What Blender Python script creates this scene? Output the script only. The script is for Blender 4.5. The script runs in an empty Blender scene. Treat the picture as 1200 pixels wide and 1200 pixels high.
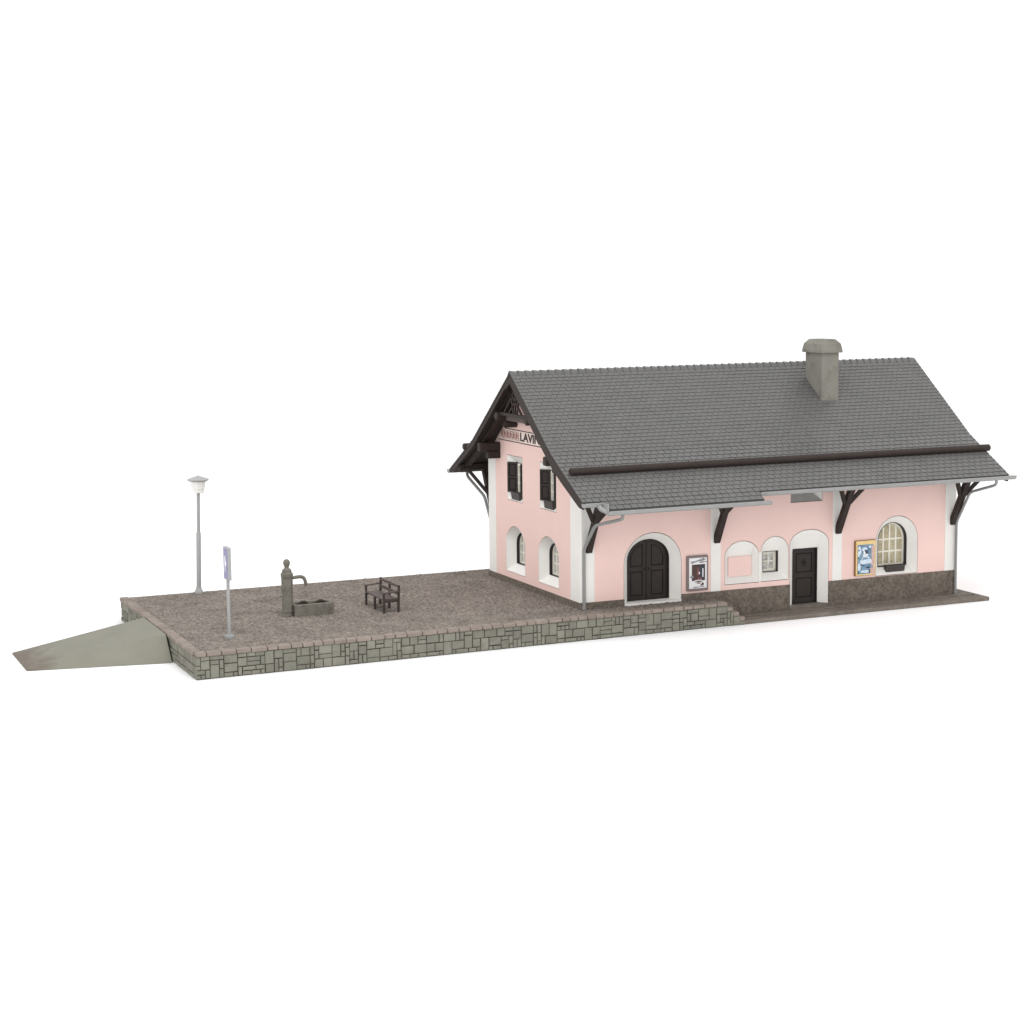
import bpy, bmesh, math, random
from mathutils import Vector, Matrix
from mathutils.geometry import tessellate_polygon
random.seed(7)
SC = bpy.context.scene
COL = SC.collection
PI = math.pi

# ------------------------------------------------------------------ materials
def nodes_of(name):
    m = bpy.data.materials.new(name); m.use_nodes = True
    nt = m.node_tree
    return m, nt, nt.nodes['Principled BSDF']

def mat(name, col, rough=.6, var=.06, scale=3., island=0., bump=0., bscale=60., spec=.35, dirt=None, dscale=1.2, dlo=.52, dhi=.72, col2=None, c2scale=25., metal=0.):
    """base colour with soft variation, optional per-island variation, dirt blotches, grain bump"""
    m, nt, b = nodes_of(name)
    N, L = nt.nodes, nt.links
    tc = N.new('ShaderNodeTexCoord')
    n1 = N.new('ShaderNodeTexNoise'); n1.inputs['Scale'].default_value = scale; n1.inputs['Detail'].default_value = 5
    L.new(tc.outputs['Object'], n1.inputs['Vector'])
    mr = N.new('ShaderNodeMapRange'); mr.inputs[1].default_value = .3; mr.inputs[2].default_value = .7
    mr.inputs[3].default_value = 1 - var; mr.inputs[4].default_value = 1 + var
    L.new(n1.outputs['Fac'], mr.inputs[0])
    val = mr.outputs[0]
    if island:
        g = N.new('ShaderNodeNewGeometry')
        m2 = N.new('ShaderNodeMapRange'); m2.inputs[3].default_value = 1 - island; m2.inputs[4].default_value = 1 + island
        L.new(g.outputs['Random Per Island'], m2.inputs[0])
        mu = N.new('ShaderNodeMath'); mu.operation = 'MULTIPLY'
        L.new(val, mu.inputs[0]); L.new(m2.outputs[0], mu.inputs[1]); val = mu.outputs[0]
    src = N.new('ShaderNodeRGB'); src.outputs[0].default_value = (*col, 1); csrc = src.outputs[0]
    if col2:
        n2 = N.new('ShaderNodeTexNoise'); n2.inputs['Scale'].default_value = c2scale; n2.inputs['Detail'].default_value = 6; n2.inputs['Roughness'].default_value = .75
        L.new(tc.outputs['Object'], n2.inputs['Vector'])
        r2 = N.new('ShaderNodeMapRange'); r2.inputs[1].default_value = .4; r2.inputs[2].default_value = .6
        L.new(n2.outputs['Fac'], r2.inputs[0])
        mx = N.new('ShaderNodeMix'); mx.data_type = 'RGBA'
        L.new(r2.outputs[0], mx.inputs[0]); L.new(csrc, mx.inputs[6]); mx.inputs[7].default_value = (*col2, 1); csrc = mx.outputs[2]
    if dirt:
        n3 = N.new('ShaderNodeTexNoise'); n3.inputs['Scale'].default_value = dscale; n3.inputs['Detail'].default_value = 8; n3.inputs['Roughness'].default_value = .65
        L.new(tc.outputs['Object'], n3.inputs['Vector'])
        r3 = N.new('ShaderNodeMapRange'); r3.inputs[1].default_value = dlo; r3.inputs[2].default_value = dhi; r3.inputs[4].default_value = .8
        L.new(n3.outputs['Fac'], r3.inputs[0])
        mx = N.new('ShaderNodeMix'); mx.data_type = 'RGBA'
        L.new(r3.outputs[0], mx.inputs[0]); L.new(csrc, mx.inputs[6]); mx.inputs[7].default_value = (*dirt, 1); csrc = mx.outputs[2]
    vm = N.new('ShaderNodeVectorMath'); vm.operation = 'SCALE'
    L.new(csrc, vm.inputs[0]); L.new(val, vm.inputs['Scale'])
    L.new(vm.outputs[0], b.inputs['Base Color'])
    b.inputs['Roughness'].default_value = rough
    b.inputs['Specular IOR Level'].default_value = spec
    b.inputs['Metallic'].default_value = metal
    if bump:
        nb = N.new('ShaderNodeTexNoise'); nb.inputs['Scale'].default_value = bscale; nb.inputs['Detail'].default_value = 4
        L.new(tc.outputs['Object'], nb.inputs['Vector'])
        bp = N.new('ShaderNodeBump'); bp.inputs['Strength'].default_value = bump; bp.inputs['Distance'].default_value = .02
        L.new(nb.outputs['Fac'], bp.inputs['Height']); L.new(bp.outputs[0], b.inputs['Normal'])
    return m

M = {}
M['pink'] = mat('pink_plaster', (.835, .605, .555), .75, .02, 1.2, bump=.08, bscale=14, spec=.2)
M['white'] = mat('white_plaster', (.82, .80, .765), .7, .02, 1.5, bump=.05, bscale=12, spec=.2)
M['plinth'] = mat('rough_plinth', (.11, .091, .074), .9, .15, 3, bump=1., bscale=14, spec=.2, col2=(.195, .166, .138), c2scale=10)
M['slab'] = mat('slab_stone', (.150, .128, .108), .85, .12, 2, bump=.3, bscale=20, spec=.2, col2=(.20, .175, .15), c2scale=5)
M['gravel'] = mat('gravel', (.132, .114, .100), .95, .12, 1.0, bump=1., bscale=18, spec=.1, col2=(.29, .254, .224), c2scale=9, dirt=(.10, .083, .071), dscale=1.6, dlo=.5, dhi=.8)
M['stone'] = mat('green_grey_stone', (.205, .200, .165), .85, .10, 2, island=.13, bump=.7, bscale=16, spec=.2, dirt=(.12, .108, .09), dscale=4.0, dlo=.48, dhi=.75)
M['coping'] = mat('coping_stone', (.25, .21, .182), .85, .10, 2, island=.14, bump=.5, bscale=18, spec=.2, dirt=(.2, .165, .14), dscale=3)
M['mortar'] = mat('dark_mortar', (.060, .053, .045), .95, .2, 4, spec=.1)
M['tile'] = mat('grey_roof_tile', (.108, .106, .103), .38, .05, .8, island=.04, bump=.08, bscale=30, spec=.4)
M['soffit'] = mat('dark_soffit', (.040, .034, .031), .7, .15, 2, bump=.3, bscale=8, spec=.25)
M['wood'] = mat('dark_brown_wood', (.031, .0215, .0185), .6, .12, 3, bump=.25, bscale=10, spec=.22)
M['door'] = mat('dark_brown_door', (.033, .026, .023), .6, .08, 3, spec=.25)
M['recess_shade'] = mat('door_recess_shade', (.010, .008, .007), .8, .05)  # darker door brown: shade of grooves and peep hole put into the colour
M['metal'] = mat('grey_gutter', (.275, .275, .27), .45, .06, 3, spec=.5)
M['pipe'] = mat('grey_pipe', (.235, .24, .235), .45, .06, 3, spec=.5)
M['pole'] = mat('silver_pole', (.33, .33, .325), .4, .05, 6, spec=.5)
M['shade'] = mat('lamp_glass', (.80, .79, .76), .3, .01, spec=.5)
M['chim'] = mat('chimney_render', (.205, .198, .172), .8, .10, 1.5, bump=.3, bscale=10, spec=.2, dirt=(.12, .105, .09), dscale=1.6, dlo=.5, dhi=.75)
M['concrete'] = mat('grey_concrete', (.225, .22, .18), .8, .05, 1.5, bump=.25, bscale=16, spec=.2)
M['fount'] = mat('weathered_stone', (.185, .172, .146), .75, .10, 3, bump=.25, bscale=18, spec=.3, dirt=(.07, .06, .048), dscale=2.6, dlo=.46, dhi=.70)
M['bench'] = mat('brown_bench', (.085, .063, .056), .6, .10, 4, bump=.15, bscale=20, spec=.3)
M['benchleg'] = mat('dark_bench_leg', (.045, .033, .029), .6, .10, 4, spec=.3)
M['frame'] = mat('black_frame', (.022, .022, .025), .5, .05)
M['case'] = mat('white_casement', (.83, .79, .69), .5, .02)
M['pane'] = mat('window_pane', (.38, .33, .20), .15, .15, 5, spec=.5, col2=(.52, .46, .31), c2scale=4)
M['pane2'] = mat('pale_pane', (.50, .51, .50), .12, .1, 5, spec=.6)
M['curtain'] = mat('window_pane_net', (.34, .34, .33), .3, .2, 5, col2=(.62, .61, .58), c2scale=5)
M['box'] = mat('brown_planter', (.052, .042, .039), .6, .08, 3)
M['soil'] = mat('soil', (.02, .016, .013), .95, .2, 9)
M['band'] = mat('name_band', (.84, .70, .64), .7, .02)
M['ink'] = mat('dark_ink', (.045, .025, .022), .6, .02)
M['orn'] = mat('ornament_red', (.34, .17, .15), .6, .05)
M['sill'] = mat('grey_sill', (.52, .52, .50), .7, .05)
M['pframe'] = mat('mauve_frame', (.20, .155, .15), .45, .08, 6)
M['ppaper'] = mat('poster_paper', (.80, .79, .80), .5, .01)
M['pink_panel'] = M['pink']
M['pdark'] = mat('poster_dark', (.045, .028, .026), .5, .4, 14, col2=(.10, .045, .035), c2scale=8)
M['pnavy'] = mat('poster_navy', (.04, .042, .06), .5, .3, 14)
M['pred'] = mat('poster_rose', (.19, .075, .07), .5, .15, 14)
M['pgrey'] = mat('poster_grey', (.25, .26, .28), .5, .15, 14)
M['yframe'] = mat('brown_edge', (.26, .13, .045), .5, .1, 6)
M['yellow'] = mat('poster_yellow', (.80, .63, .25), .5, .08, 5, col2=(.80, .54, .28), c2scale=3)
M['pblue'] = mat('poster_blue', (.09, .19, .29), .5, .25, 9, col2=(.22, .34, .45), c2scale=8)
M['plight'] = mat('poster_ice', (.55, .66, .78), .5, .12, 9, col2=(.70, .77, .85), c2scale=7)
M['pdeep'] = mat('poster_deep', (.035, .07, .12), .5, .3, 12)
M['ppeach'] = mat('poster_peach', (.62, .42, .36), .5, .15, 9)
M['sblue'] = mat('sign_blue', (.20, .19, .36), .4, .03)
M['sgrey'] = mat('sign_edge', (.32, .32, .33), .4, .03)
M['swhite'] = mat('sign_white', (.9, .9, .92), .4, .01)
M['ground'] = mat('white_table', (.92, .92, .92), .9, .0, spec=0)

# ramp: grey concrete with a brown worn patch towards the toe
def ramp_material():
    m = M['concrete'].copy(); m.name = 'ramp_concrete'
    nt = m.node_tree; N, L = nt.nodes, nt.links
    b = N['Principled BSDF']
    src = b.inputs['Base Color'].links[0].from_socket
    tc = N.new('ShaderNodeTexCoord')
    sx = N.new('ShaderNodeSeparateXYZ'); L.new(tc.outputs['Object'], sx.inputs[0])
    nz = N.new('ShaderNodeTexNoise'); nz.inputs['Scale'].default_value = 2.0; nz.inputs['Detail'].default_value = 9; nz.inputs['Roughness'].default_value = .7
    L.new(tc.outputs['Object'], nz.inputs['Vector'])
    a = N.new('ShaderNodeMath'); a.operation = 'MULTIPLY_ADD'; a.inputs[1].default_value = 3.2
    L.new(nz.outputs['Fac'], a.inputs[0]); L.new(sx.outputs[0], a.inputs[2])
    r = N.new('ShaderNodeMapRange'); r.inputs[1].default_value = -.55; r.inputs[2].default_value = .55; r.inputs[3].default_value = .85; r.inputs[4].default_value = 0
    L.new(a.outputs[0], r.inputs[0])
    mx = N.new('ShaderNodeMix'); mx.data_type = 'RGBA'
    L.new(r.outputs[0], mx.inputs[0]); L.new(src, mx.inputs[6]); mx.inputs[7].default_value = (.15, .12, .098, 1)
    L.new(mx.outputs[2], b.inputs['Base Color'])
    return m
M['ramp'] = ramp_material()

# ------------------------------------------------------------------ mesh builder
class MB:
    def __init__(s): s.v = []; s.f = []; s.mi = []; s.cur = 0
    def add(s, vs, fs):
        o = len(s.v); s.v += [tuple(p) for p in vs]
        for f in fs: s.f.append(tuple(i + o for i in f)); s.mi.append(s.cur)
        return s
    def hexa(s, p):   # 8 points: bottom ring 0-3, top ring 4-7
        return s.add(p, [(0,3,2,1),(4,5,6,7),(0,1,5,4),(1,2,6,5),(2,3,7,6),(3,0,4,7)])
    def box(s, x0, x1, y0, y1, z0, z1):
        return s.hexa([(x0,y0,z0),(x1,y0,z0),(x1,y1,z0),(x0,y1,z0),(x0,y0,z1),(x1,y0,z1),(x1,y1,z1),(x0,y1,z1)])
    def beam(s, a, b, w, h, up=(0,0,1)):
        a, b = Vector(a), Vector(b); d = (b-a).normalized(); up = Vector(up)
        r = d.cross(up).normalized()*w/2; u = r.cross(d).normalized()*h/2
        return s.hexa([a-r-u, a+r-u, b+r-u, b-r-u, a-r+u, a+r+u, b+r+u, b-r+u])
    def tube(s, path, r, n=12, cap=True):
        P = [Vector(p) for p in path]; rs = r if isinstance(r, (list, tuple)) else [r]*len(P)
        rings = []; ref = None
        for i, p in enumerate(P):
            d = (P[min(i+1,len(P)-1)] - P[max(i-1,0)]).normalized()
            if ref is None:
                ref = Vector((0,0,1)) if abs(d.z) < .9 else Vector((1,0,0))
            ref = (ref - d*ref.dot(d)).normalized(); q = d.cross(ref)
            rings.append([p + (ref*math.cos(2*PI*k/n) + q*math.sin(2*PI*k/n))*rs[i] for k in range(n)])
        vs = [v for R in rings for v in R]; fs = []
        for i in range(len(P)-1):
            for k in range(n):
                fs.append((i*n+k, i*n+(k+1)%n, (i+1)*n+(k+1)%n, (i+1)*n+k))
        if cap: fs += [tuple(range(n))[::-1], tuple(range((len(P)-1)*n, len(P)*n))]
        return s.add(vs, fs)
    def lathe(s, c, prof, n=20, rot=0.):
        vs = []; fs = []
        for r, z in prof:
            vs += [(c[0]+r*math.cos(2*PI*k/n+rot), c[1]+r*math.sin(2*PI*k/n+rot), c[2]+z) for k in range(n)]
        for i in range(len(prof)-1):
            for k in range(n): fs.append((i*n+k, i*n+(k+1)%n, (i+1)*n+(k+1)%n, (i+1)*n+k))
        fs += [tuple(range(n))[::-1], tuple(range((len(prof)-1)*n, len(prof)*n))]
        return s.add(vs, fs)
    def face(s, outer, holes, P, d):
        """flat polygon with holes at depth d; P maps (u, v, d) to space"""
        loops = [[Vector((u, v, 0)) for u, v in L] for L in [outer] + holes]
        tris = tessellate_polygon(loops); flat = [p for L in loops for p in L]
        return s.add([P(p.x, p.y, d) for p in flat], [tuple(t) for t in tris])
    def loft(s, A, B, P, da, db, closed=True, skip=()):
        n = len(A); vs = [P(u,v,da) for u,v in A] + [P(u,v,db) for u,v in B]; fs = []
        for i in range(n if closed else n-1):
            if i in skip: continue
            j = (i+1) % n; fs.append((i, j, n+j, n+i))
        return s.add(vs, fs)
    def plate(s, outer, holes, P, d0, d1):
        """prism with holes between depths d0 (outside) and d1"""
        s.face(outer, holes, P, d0); s.face(outer, holes, P, d1)
        for L in [outer]+holes: s.loft(L, L, P, d0, d1)
        return s
    def build(s, name, mats, parent=None, bevel=0., smooth=False, seg=2, angle=35):
        o0 = Vector((0,0,0)); r = parent
        while r is not None: o0 += r.location; r = r.parent
        me = bpy.data.meshes.new(name)
        me.from_pydata([tuple(Vector(p)-o0) for p in s.v], [], s.f)
        if not isinstance(mats, (list, tuple)): mats = [mats]
        for m in mats: me.materials.append(m)
        me.polygons.foreach_set('material_index', s.mi)
        bm = bmesh.new(); bm.from_mesh(me)
        bmesh.ops.recalc_face_normals(bm, faces=bm.faces)
        if smooth:
            for f in bm.faces: f.smooth = True
            for e in bm.edges:
                if len(e.link_faces) == 2 and e.calc_face_angle(0) > math.radians(angle): e.smooth = False
        bm.to_mesh(me); bm.free()
        ob = bpy.data.objects.new(name, me); COL.objects.link(ob)
        if parent is not None: ob.parent = parent
        if bevel:
            md = ob.modifiers.new('bevel', 'BEVEL'); md.width = bevel; md.segments = seg; md.limit_method = 'ANGLE'; md.angle_limit = math.radians(40)
        return ob

def thing(name, label, cat, loc=(0,0,0), group=None):
    o = bpy.data.objects.new(name, None); COL.objects.link(o); o.location = loc
    o.empty_display_size = .3
    o['label'] = label; o['category'] = cat
    if group: o['group'] = group
    return o
def tag(o, label=None, cat=None, group=None, kind=None):
    for k, v in (('label',label),('category',cat),('group',group),('kind',kind)):
        if v: o[k] = v
    return o

# plane maps: front wall (u = x), gable wall (u = y); depth runs into the building
F = lambda u, v, d: (u, d, v)
G = lambda u, v, d: (d, u, v)

NA = 16
def arch(c, w, z0, zs, zt):
    """bottom left, up, over the arch, bottom right (closed loop)"""
    pts = [(c-w/2, z0)]
    for i in range(NA+1):
        t = PI - PI*i/NA
        pts.append((c+w/2*math.cos(t), zs+(zt-zs)*math.sin(t)))
    pts.append((c+w/2, z0)); return pts
def rect_as_arch(c, w, z0, zt):
    zs = zt - .35*w; pts = [(c-w/2, z0)]
    cl = lambda a: max(-1, min(1, a))
    for i in range(NA+1):
        t = PI - PI*i/NA
        pts.append((c+w/2*cl(math.cos(t)*1.4143), zs+(zt-zs)*cl(math.sin(t)*1.4143)))
    pts.append((c+w/2, z0)); return pts
def rect(u0, u1, v0, v1): return [(u0,v0),(u0,v1),(u1,v1),(u1,v0)]
def inset(L, a):
    cx = sum(p[0] for p in L)/len(L); u0=min(p[0] for p in L); u1=max(p[0] for p in L); v0=min(p[1] for p in L); v1=max(p[1] for p in L)
    cx=(u0+u1)/2; cz=(v0+v1)/2
    return [(cx+(u-cx)*(1-2*a/(u1-u0)), cz+(v-cz)*(1-2*a/(v1-v0))) for u,v in L]

# ------------------------------------------------------------------ dimensions (fitted to the photograph)
L_, D = 15.0, 7.84
GZ = -.82                      # ground
RY = 3.93                      # ridge line in y
RZ = 7.70
K, KZ = 3.44, 5.11             # distance from ridge and height of the kick in the roof
E, EZ = 5.76, 3.82             # eave
XL, XR = -.83, 15.90
def roof_z(d): return RZ - (RZ-KZ)/K*d if d <= K else KZ - (KZ-EZ)/(E-K)*(d-K)

# ------------------------------------------------------------------ setting
g = MB(); g.add([(-75,-75,GZ-.006),(85,-75,GZ-.006),(85,85,GZ-.006),(-75,85,GZ-.006)], [(0,1,2,3)])
tag(g.build('ground', M['ground']), 'plain white tabletop under the station model', kind='structure')

# ------------------------------------------------------------------ platform
FA, FB = (-13.35,-1.31), (4.97,-.99)
BA, BB = (-13.37,9.32), (4.97,9.32)
plat = thing('station_platform', 'long raised gravel platform with masonry edge and pinkish coping stones', 'platform', (-4.2,4,GZ))

def stone_wall(a, b, z0, z1, out, mb, cell=.142, back=.05):
    """irregular squared stones on the vertical plane a-b, facing the direction out"""
    a, b = Vector((*a,0)), Vector((*b,0)); d = (b-a); ln = d.length; d /= ln; out = Vector((*out,0))
    nx = int(round(ln/cell)); nz = max(1, int(round((z1-z0)/cell))); cx = ln/nx; cz = (z1-z0)/nz
    occ = [[False]*nz for _ in range(nx)]
    P = lambda u, z, o: a + d*u + out*o + Vector((0,0,z))
    for k in range(nz-1,-1,-1):
        for i in range(nx):
            if occ[i][k]: continue
            opts = [(2,1,1.6),(3,1,.9),(1,1,.5),(1,2,1.1),(2,2,3.2),(3,2,2.6),(2,3,1.1),(1,3,.2)]
            ok = []
            for w, h, p in opts:
                if i+w > nx or k-h+1 < 0: continue
                if any(occ[i+q][k-r] for q in range(w) for r in range(h)): continue
                ok.append(((w,h),p))
            w, h = random.choices([o[0] for o in ok], [o[1] for o in ok])[0]
            for q in range(w):
                for r in range(h): occ[i+q][k-r] = True
            gpx = .012; j = lambda: random.uniform(-.007,.007)
            u0, u1 = i*cx+gpx+j(), (i+w)*cx-gpx+j(); v1, v0 = z0+(k+1)*cz-gpx+j(), z0+(k-h+1)*cz+gpx+j()
            dp = random.uniform(.018,.045); bv = .026
            q8 = [P(u0,v0,-.02),P(u1,v0,-.02),P(u1,v1,-.02),P(u0,v1,-.02),
                  P(u0+bv+j(),v0+bv+j(),dp),P(u1-bv+j(),v0+bv+j(),dp),P(u1-bv+j(),v1-bv+j(),dp),P(u0+bv+j(),v1-bv+j(),dp)]
            q4 = [P(u0,v0,dp*.55),P(u1,v0,dp*.55),P(u1,v1,dp*.55),P(u0,v1,dp*.55)]
            mb.add(q8[:4]+q4+q8[4:], [(0,1,5,4),(1,2,6,5),(2,3,7,6),(3,0,4,7),(4,5,9,8),(5,6,10,9),(6,7,11,10),(7,4,8,11),(8,9,10,11)])

core = MB()
c8 = [(FA[0]+.03,FA[1]+.03),(FB[0]-.02,FB[1]+.03),(BB[0]-.02,BB[1]-.03),(BA[0]+.03,BA[1]-.03)]
core.hexa([(x,y,GZ) for x,y in c8] + [(x,y,-.06) for x,y in c8])
core.build('mortar_core', M['mortar'], plat)
sw = MB()
stone_wall((FA[0],FA[1]+.02), (FB[0]+.01,FB[1]+.02), GZ+.005, -.125, (0,-1), sw)
stone_wall((FA[0]+.02,FA[1]), (BA[0]+.02,BA[1]), GZ+.005, -.125, (-1,0), sw)
sw.build('stone_facing', M['stone'], plat)
def coping_run(a, b, inward, mb, lo=.26, hi=.52):
    a, b = Vector((*a,0)), Vector((*b,0)); d = b-a; ln = d.length; d /= ln; n = Vector((*inward,0)); t = 0
    while t < ln-.05:
        w = min(random.uniform(lo,hi), ln-t)
        if ln-t-w < .2: w = ln-t
        p, q = a+d*(t+.008), a+d*(t+w-.008); o = -.045+random.uniform(-.005,.005); zt = .006+random.uniform(-.006,.006); wd = .24+random.uniform(-.02,.02)
        pts = [p+n*o, q+n*o, q+n*wd, p+n*wd]
        mb.hexa([(v.x,v.y,-.13) for v in pts] + [(v.x,v.y,zt) for v in pts]); t += w
cp = MB()
coping_run(FA, FB, (0,1), cp)
coping_run((BA[0],BA[1]), (FA[0],FA[1]+.27), (1,0), cp, .2, .34)
cp.build('coping', M['coping'], plat, bevel=.035, seg=3, smooth=True)
gr = MB()   # gravel sheet with real grain
NXg, NYg = 330, 190
vs = []
for j in range(NYg+1):
    for i in range(NXg+1):
        s, t = i/NXg, j/NYg
        x = (1-s)*((1-t)*(FA[0]+.16)+t*(BA[0]+.16)) + s*4.95
        y = (1-t)*((1-s)*(FA[1]+.16)+s*(FB[1]+.16)) + t*(9.30)
        e = min(i, NXg-i, j, NYg-j) < 1
        r = random.random()
        z = -.022 + (0 if e else random.gauss(0,.010) + (.018 if r > .985 else 0) - (.02 if r < .02 else 0))
        vs.append((x + (0 if e else random.uniform(-.02,.02)), y + (0 if e else random.uniform(-.02,.02)), z))
gr.add(vs, [(j*(NXg+1)+i, j*(NXg+1)+i+1, (j+1)*(NXg+1)+i+1, (j+1)*(NXg+1)+i) for j in range(NYg) for i in range(NXg)])
gr.build('gravel_surface', M['gravel'], plat)
# three steps down to the low slab at the right end
for k in range(3):
    st = MB(); x0 = 4.965+.235*k; zt = -.03-.185*(k+1)+.03
    y1 = -.04; stw = MB()
    n = 4; ya = -1.0
    for q in range(n):
        yy0 = ya+(y1-ya)*q/n+.006; yy1 = ya+(y1-ya)*(q+1)/n-.006
        st.box(x0, x0+.235, yy0, yy1, zt-.14, zt)
    o = st.build('step', M['coping'], plat, bevel=.03, seg=3, smooth=True)
    if zt-.14 > GZ+.06:
        stone_wall((x0,-.99),(x0+.235,-.99), GZ+.005, zt-.145, (0,-1), stw, cell=.12)
        stone_wall((x0+.235,-.99),(x0+.235,-.05), GZ+.005, zt-.145, (1,0), stw, cell=.15)
        stw.box(x0, x0+.22, -.97, y1, GZ+.002, zt-.142)
        stw.build('riser', M['stone'], o)

# ------------------------------------------------------------------ ramp
rp = MB()
x0, x1 = -13.42, -17.75
rp.hexa([(x1,2.28,GZ),(x0,1.47,GZ),(x0,6.15,GZ),(x1,5.19,GZ),(x1+.02,2.32,GZ+.045),(x0,2.24,-.035),(x0,5.38,-.035),(x1+.02,5.15,GZ+.045)])
rmp = thing('access_ramp', 'smooth grey concrete ramp rising to the left end of the gravel platform', 'ramp', (-15.5,3.8,GZ))
rp.build('ramp_wedge', M['ramp'], rmp, bevel=.02)
# dark worn toe is in the ramp material

# ------------------------------------------------------------------ low slab under the right part of the house
sb = thing('base_slab', 'thin brown grey stone slab along the foot of the right half of the station', 'paving slab', (10.5,3,GZ))
m = MB(); m.box(5.0, 15.82, -1.0, 8.3, GZ, -.685); m.build('slab_body', M['slab'], sb, bevel=.02)
m = MB(); m.box(5.9, 15.62, -.42, -.035, -.684, -.655); m.build('wall_foot_strip', M['slab'], sb, bevel=.01)

# ------------------------------------------------------------------ station building
st = thing('station_building', 'pink two storey station with white corners under a steep grey tiled roof', 'station building', (7.5,3.9,GZ))

# openings: outer outline on the wall, inner outline at depth d
op = {}
op['big'] = (arch(2.66,2.16,.04,1.36,2.39), arch(2.66,1.60,.058,1.45,2.14), .35)
op['niche'] = (arch(6.115,1.33,.41,1.36,1.87), rect_as_arch(6.125,.96,.62,1.34), .22)
op['small_win'] = (arch(7.42,1.10,.41,1.43,1.94), rect_as_arch(7.42,.62,.66,1.40), .30)
op['door'] = (arch(8.82,1.57,-.63,1.60,2.09), rect_as_arch(8.82,1.02,-.54,1.405), .29)
op['right_win'] = (arch(12.48,1.76,.25,1.50,2.34), arch(12.48,1.24,.50,1.46,2.09), .29)
front_sq = []
for c in (3.45, 8.69):
    front_sq.append((rect(c-.635,c+.635,3.10,3.85), rect(c-.44,c+.44,3.36,3.8), .32, c))
gab = []
for c in (5.45, 2.62):
    gab.append((arch(c,1.66,.42,1.46,2.085), arch(c,1.14,.68,1.42,1.86), .30, c))
gsq = []
for c in (5.45, 2.62):
    gsq.append((rect(c-.665,c+.665,3.03,4.62), rect(c-.33,c+.33,3.20,4.36), .25, c))

gap = .022
wall = MB()
fr_out = [(0,-.66),(L_,-.66),(L_,4.66),(0,4.66)]
wall.face(fr_out, [inset(o[0],-gap) for o in op.values()] + [inset(o[0],-gap) for o in front_sq], F, 0)
def gtop(y): return roof_z(abs(y-RY))-.18
g_out = [(0,-.66),(D,-.66),(D,gtop(D)),(RY+K,gtop(RY+K)),(RY,gtop(RY)),(RY-K,gtop(RY-K)),(0,gtop(0))]
wall.face(g_out, [inset(o[0],-gap) for o in gab]+[inset(o[0],-gap) for o in gsq], G, 0)
wall.face(g_out, [], G, L_)
wall.face(fr_out, [], F, D)
for o in list(op.values())+front_sq: wall.loft(inset(o[0],-gap), inset(o[0],-gap), F, 0, .12)
for o in gab+gsq: wall.loft(inset(o[0],-gap), inset(o[0],-gap), G, 0, .12)
wall.build('wall', M['pink'], st)

# white reveals (surrounds)
def surround(o, P, skip=(), m='white'):
    mb = MB(); mb.loft(o[0], o[1], P, -.004, o[2], skip=skip)
    # thin rim so the edge reads as a separate moulding
    mb.loft(o[0], inset(o[0],-.006), P, -.004, .04)
    return mb.build('opening_surround', M[m], st, smooth=True, angle=30)
last = NA+2
surround(op['big'], F); surround(op['niche'], F); surround(op['small_win'], F)
surround(op['door'], F, skip=(last,)); surround(op['right_win'], F)
for o in front_sq:
    ob = surround(o, F, skip=(3,))
    mb = MB(); mb.add([F(*o[0][0],-.004),F(*o[0][3],-.004),F(*o[1][3],o[2]),F(*o[1][0],o[2])],[(0,1,2,3)])
    mb.build('sill', M['sill'], ob)
for o in gab: surround(o, G)
for o in gsq: surround(o, G)
# white strip between the two small arches
mb = MB(); mb.box(6.785,6.865,-.012,.03,.41,1.44); mb.build('mullion_strip', M['white'], st)

# plinth
pl = MB()
for a, b in ((-.035,1.575),(3.745,8.03),(9.61,15.035)):
    pl.box(a, b, -.035, .06, GZ+.14 if a > 5 else -.7, .215)
pl.box(-.034,.06,.06,D+.03,-.7,.19); pl.box(L_-.06,L_+.034,.06,D+.03,-.7,.215); pl.box(.06,L_-.06,D-.06,D+.034,-.7,.215)
pl.build('plinth', M['plinth'], st)
mb = MB(); mb.box(1.575,3.745,-.03,.33,-.03,.048); mb.build('threshold', M['white'], st, bevel=.008)
mb = MB(); mb.box(8.03,9.61,-.06,.42,-.69,-.555); mb.build('threshold', M['slab'], st, bevel=.012)

# pilasters and quoins: 15 mm proud
def pil(x0, x1, z0=.2, z1=4.6):
    mb = MB(); mb.box(x0,x1,-.016,.05,z0,z1); return mb.build('pilaster', M['white'], st, bevel=.006)
pil(4.88,5.27); pil(9.77,10.16); 
mb = MB(); mb.box(-.016,.48,-.016,.05,.2,4.6); mb.box(-.0155,.05,.05,.85,.18,4.75); mb.build('quoin', M['white'], st, bevel=.03)
mb = MB(); mb.box(-.016,.05,7.19,D+.016,.18,4.72); mb.box(.05,.5,D-.05,D+.0155,.18,4.6); mb.build('quoin', M['white'], st, bevel=.006)
mb = MB(); mb.box(14.55,L_+.016,-.016,.05,.2,4.6); mb.box(L_-.05,L_+.0155,.05,.8,.2,4.7); mb.build('quoin', M['white'], st, bevel=.006)
mb = MB(); mb.box(14.5,L_+.016,D-.05,D+.016,.2,4.6); mb.box(L_-.05,L_+.0155,7.1,D-.05,.2,4.7); mb.build('quoin', M['white'], st, bevel=.006)

# pink panel in the blind niche
mb = MB(); mb.face(op['niche'][1], [], F, .22); mb.build('niche_back', M['white'], st)
mb = MB(); mb.box(5.675,6.585,.16,.22,.63,1.32); mb.build('notice_panel', M['pink'], st, bevel=.02)

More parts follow.
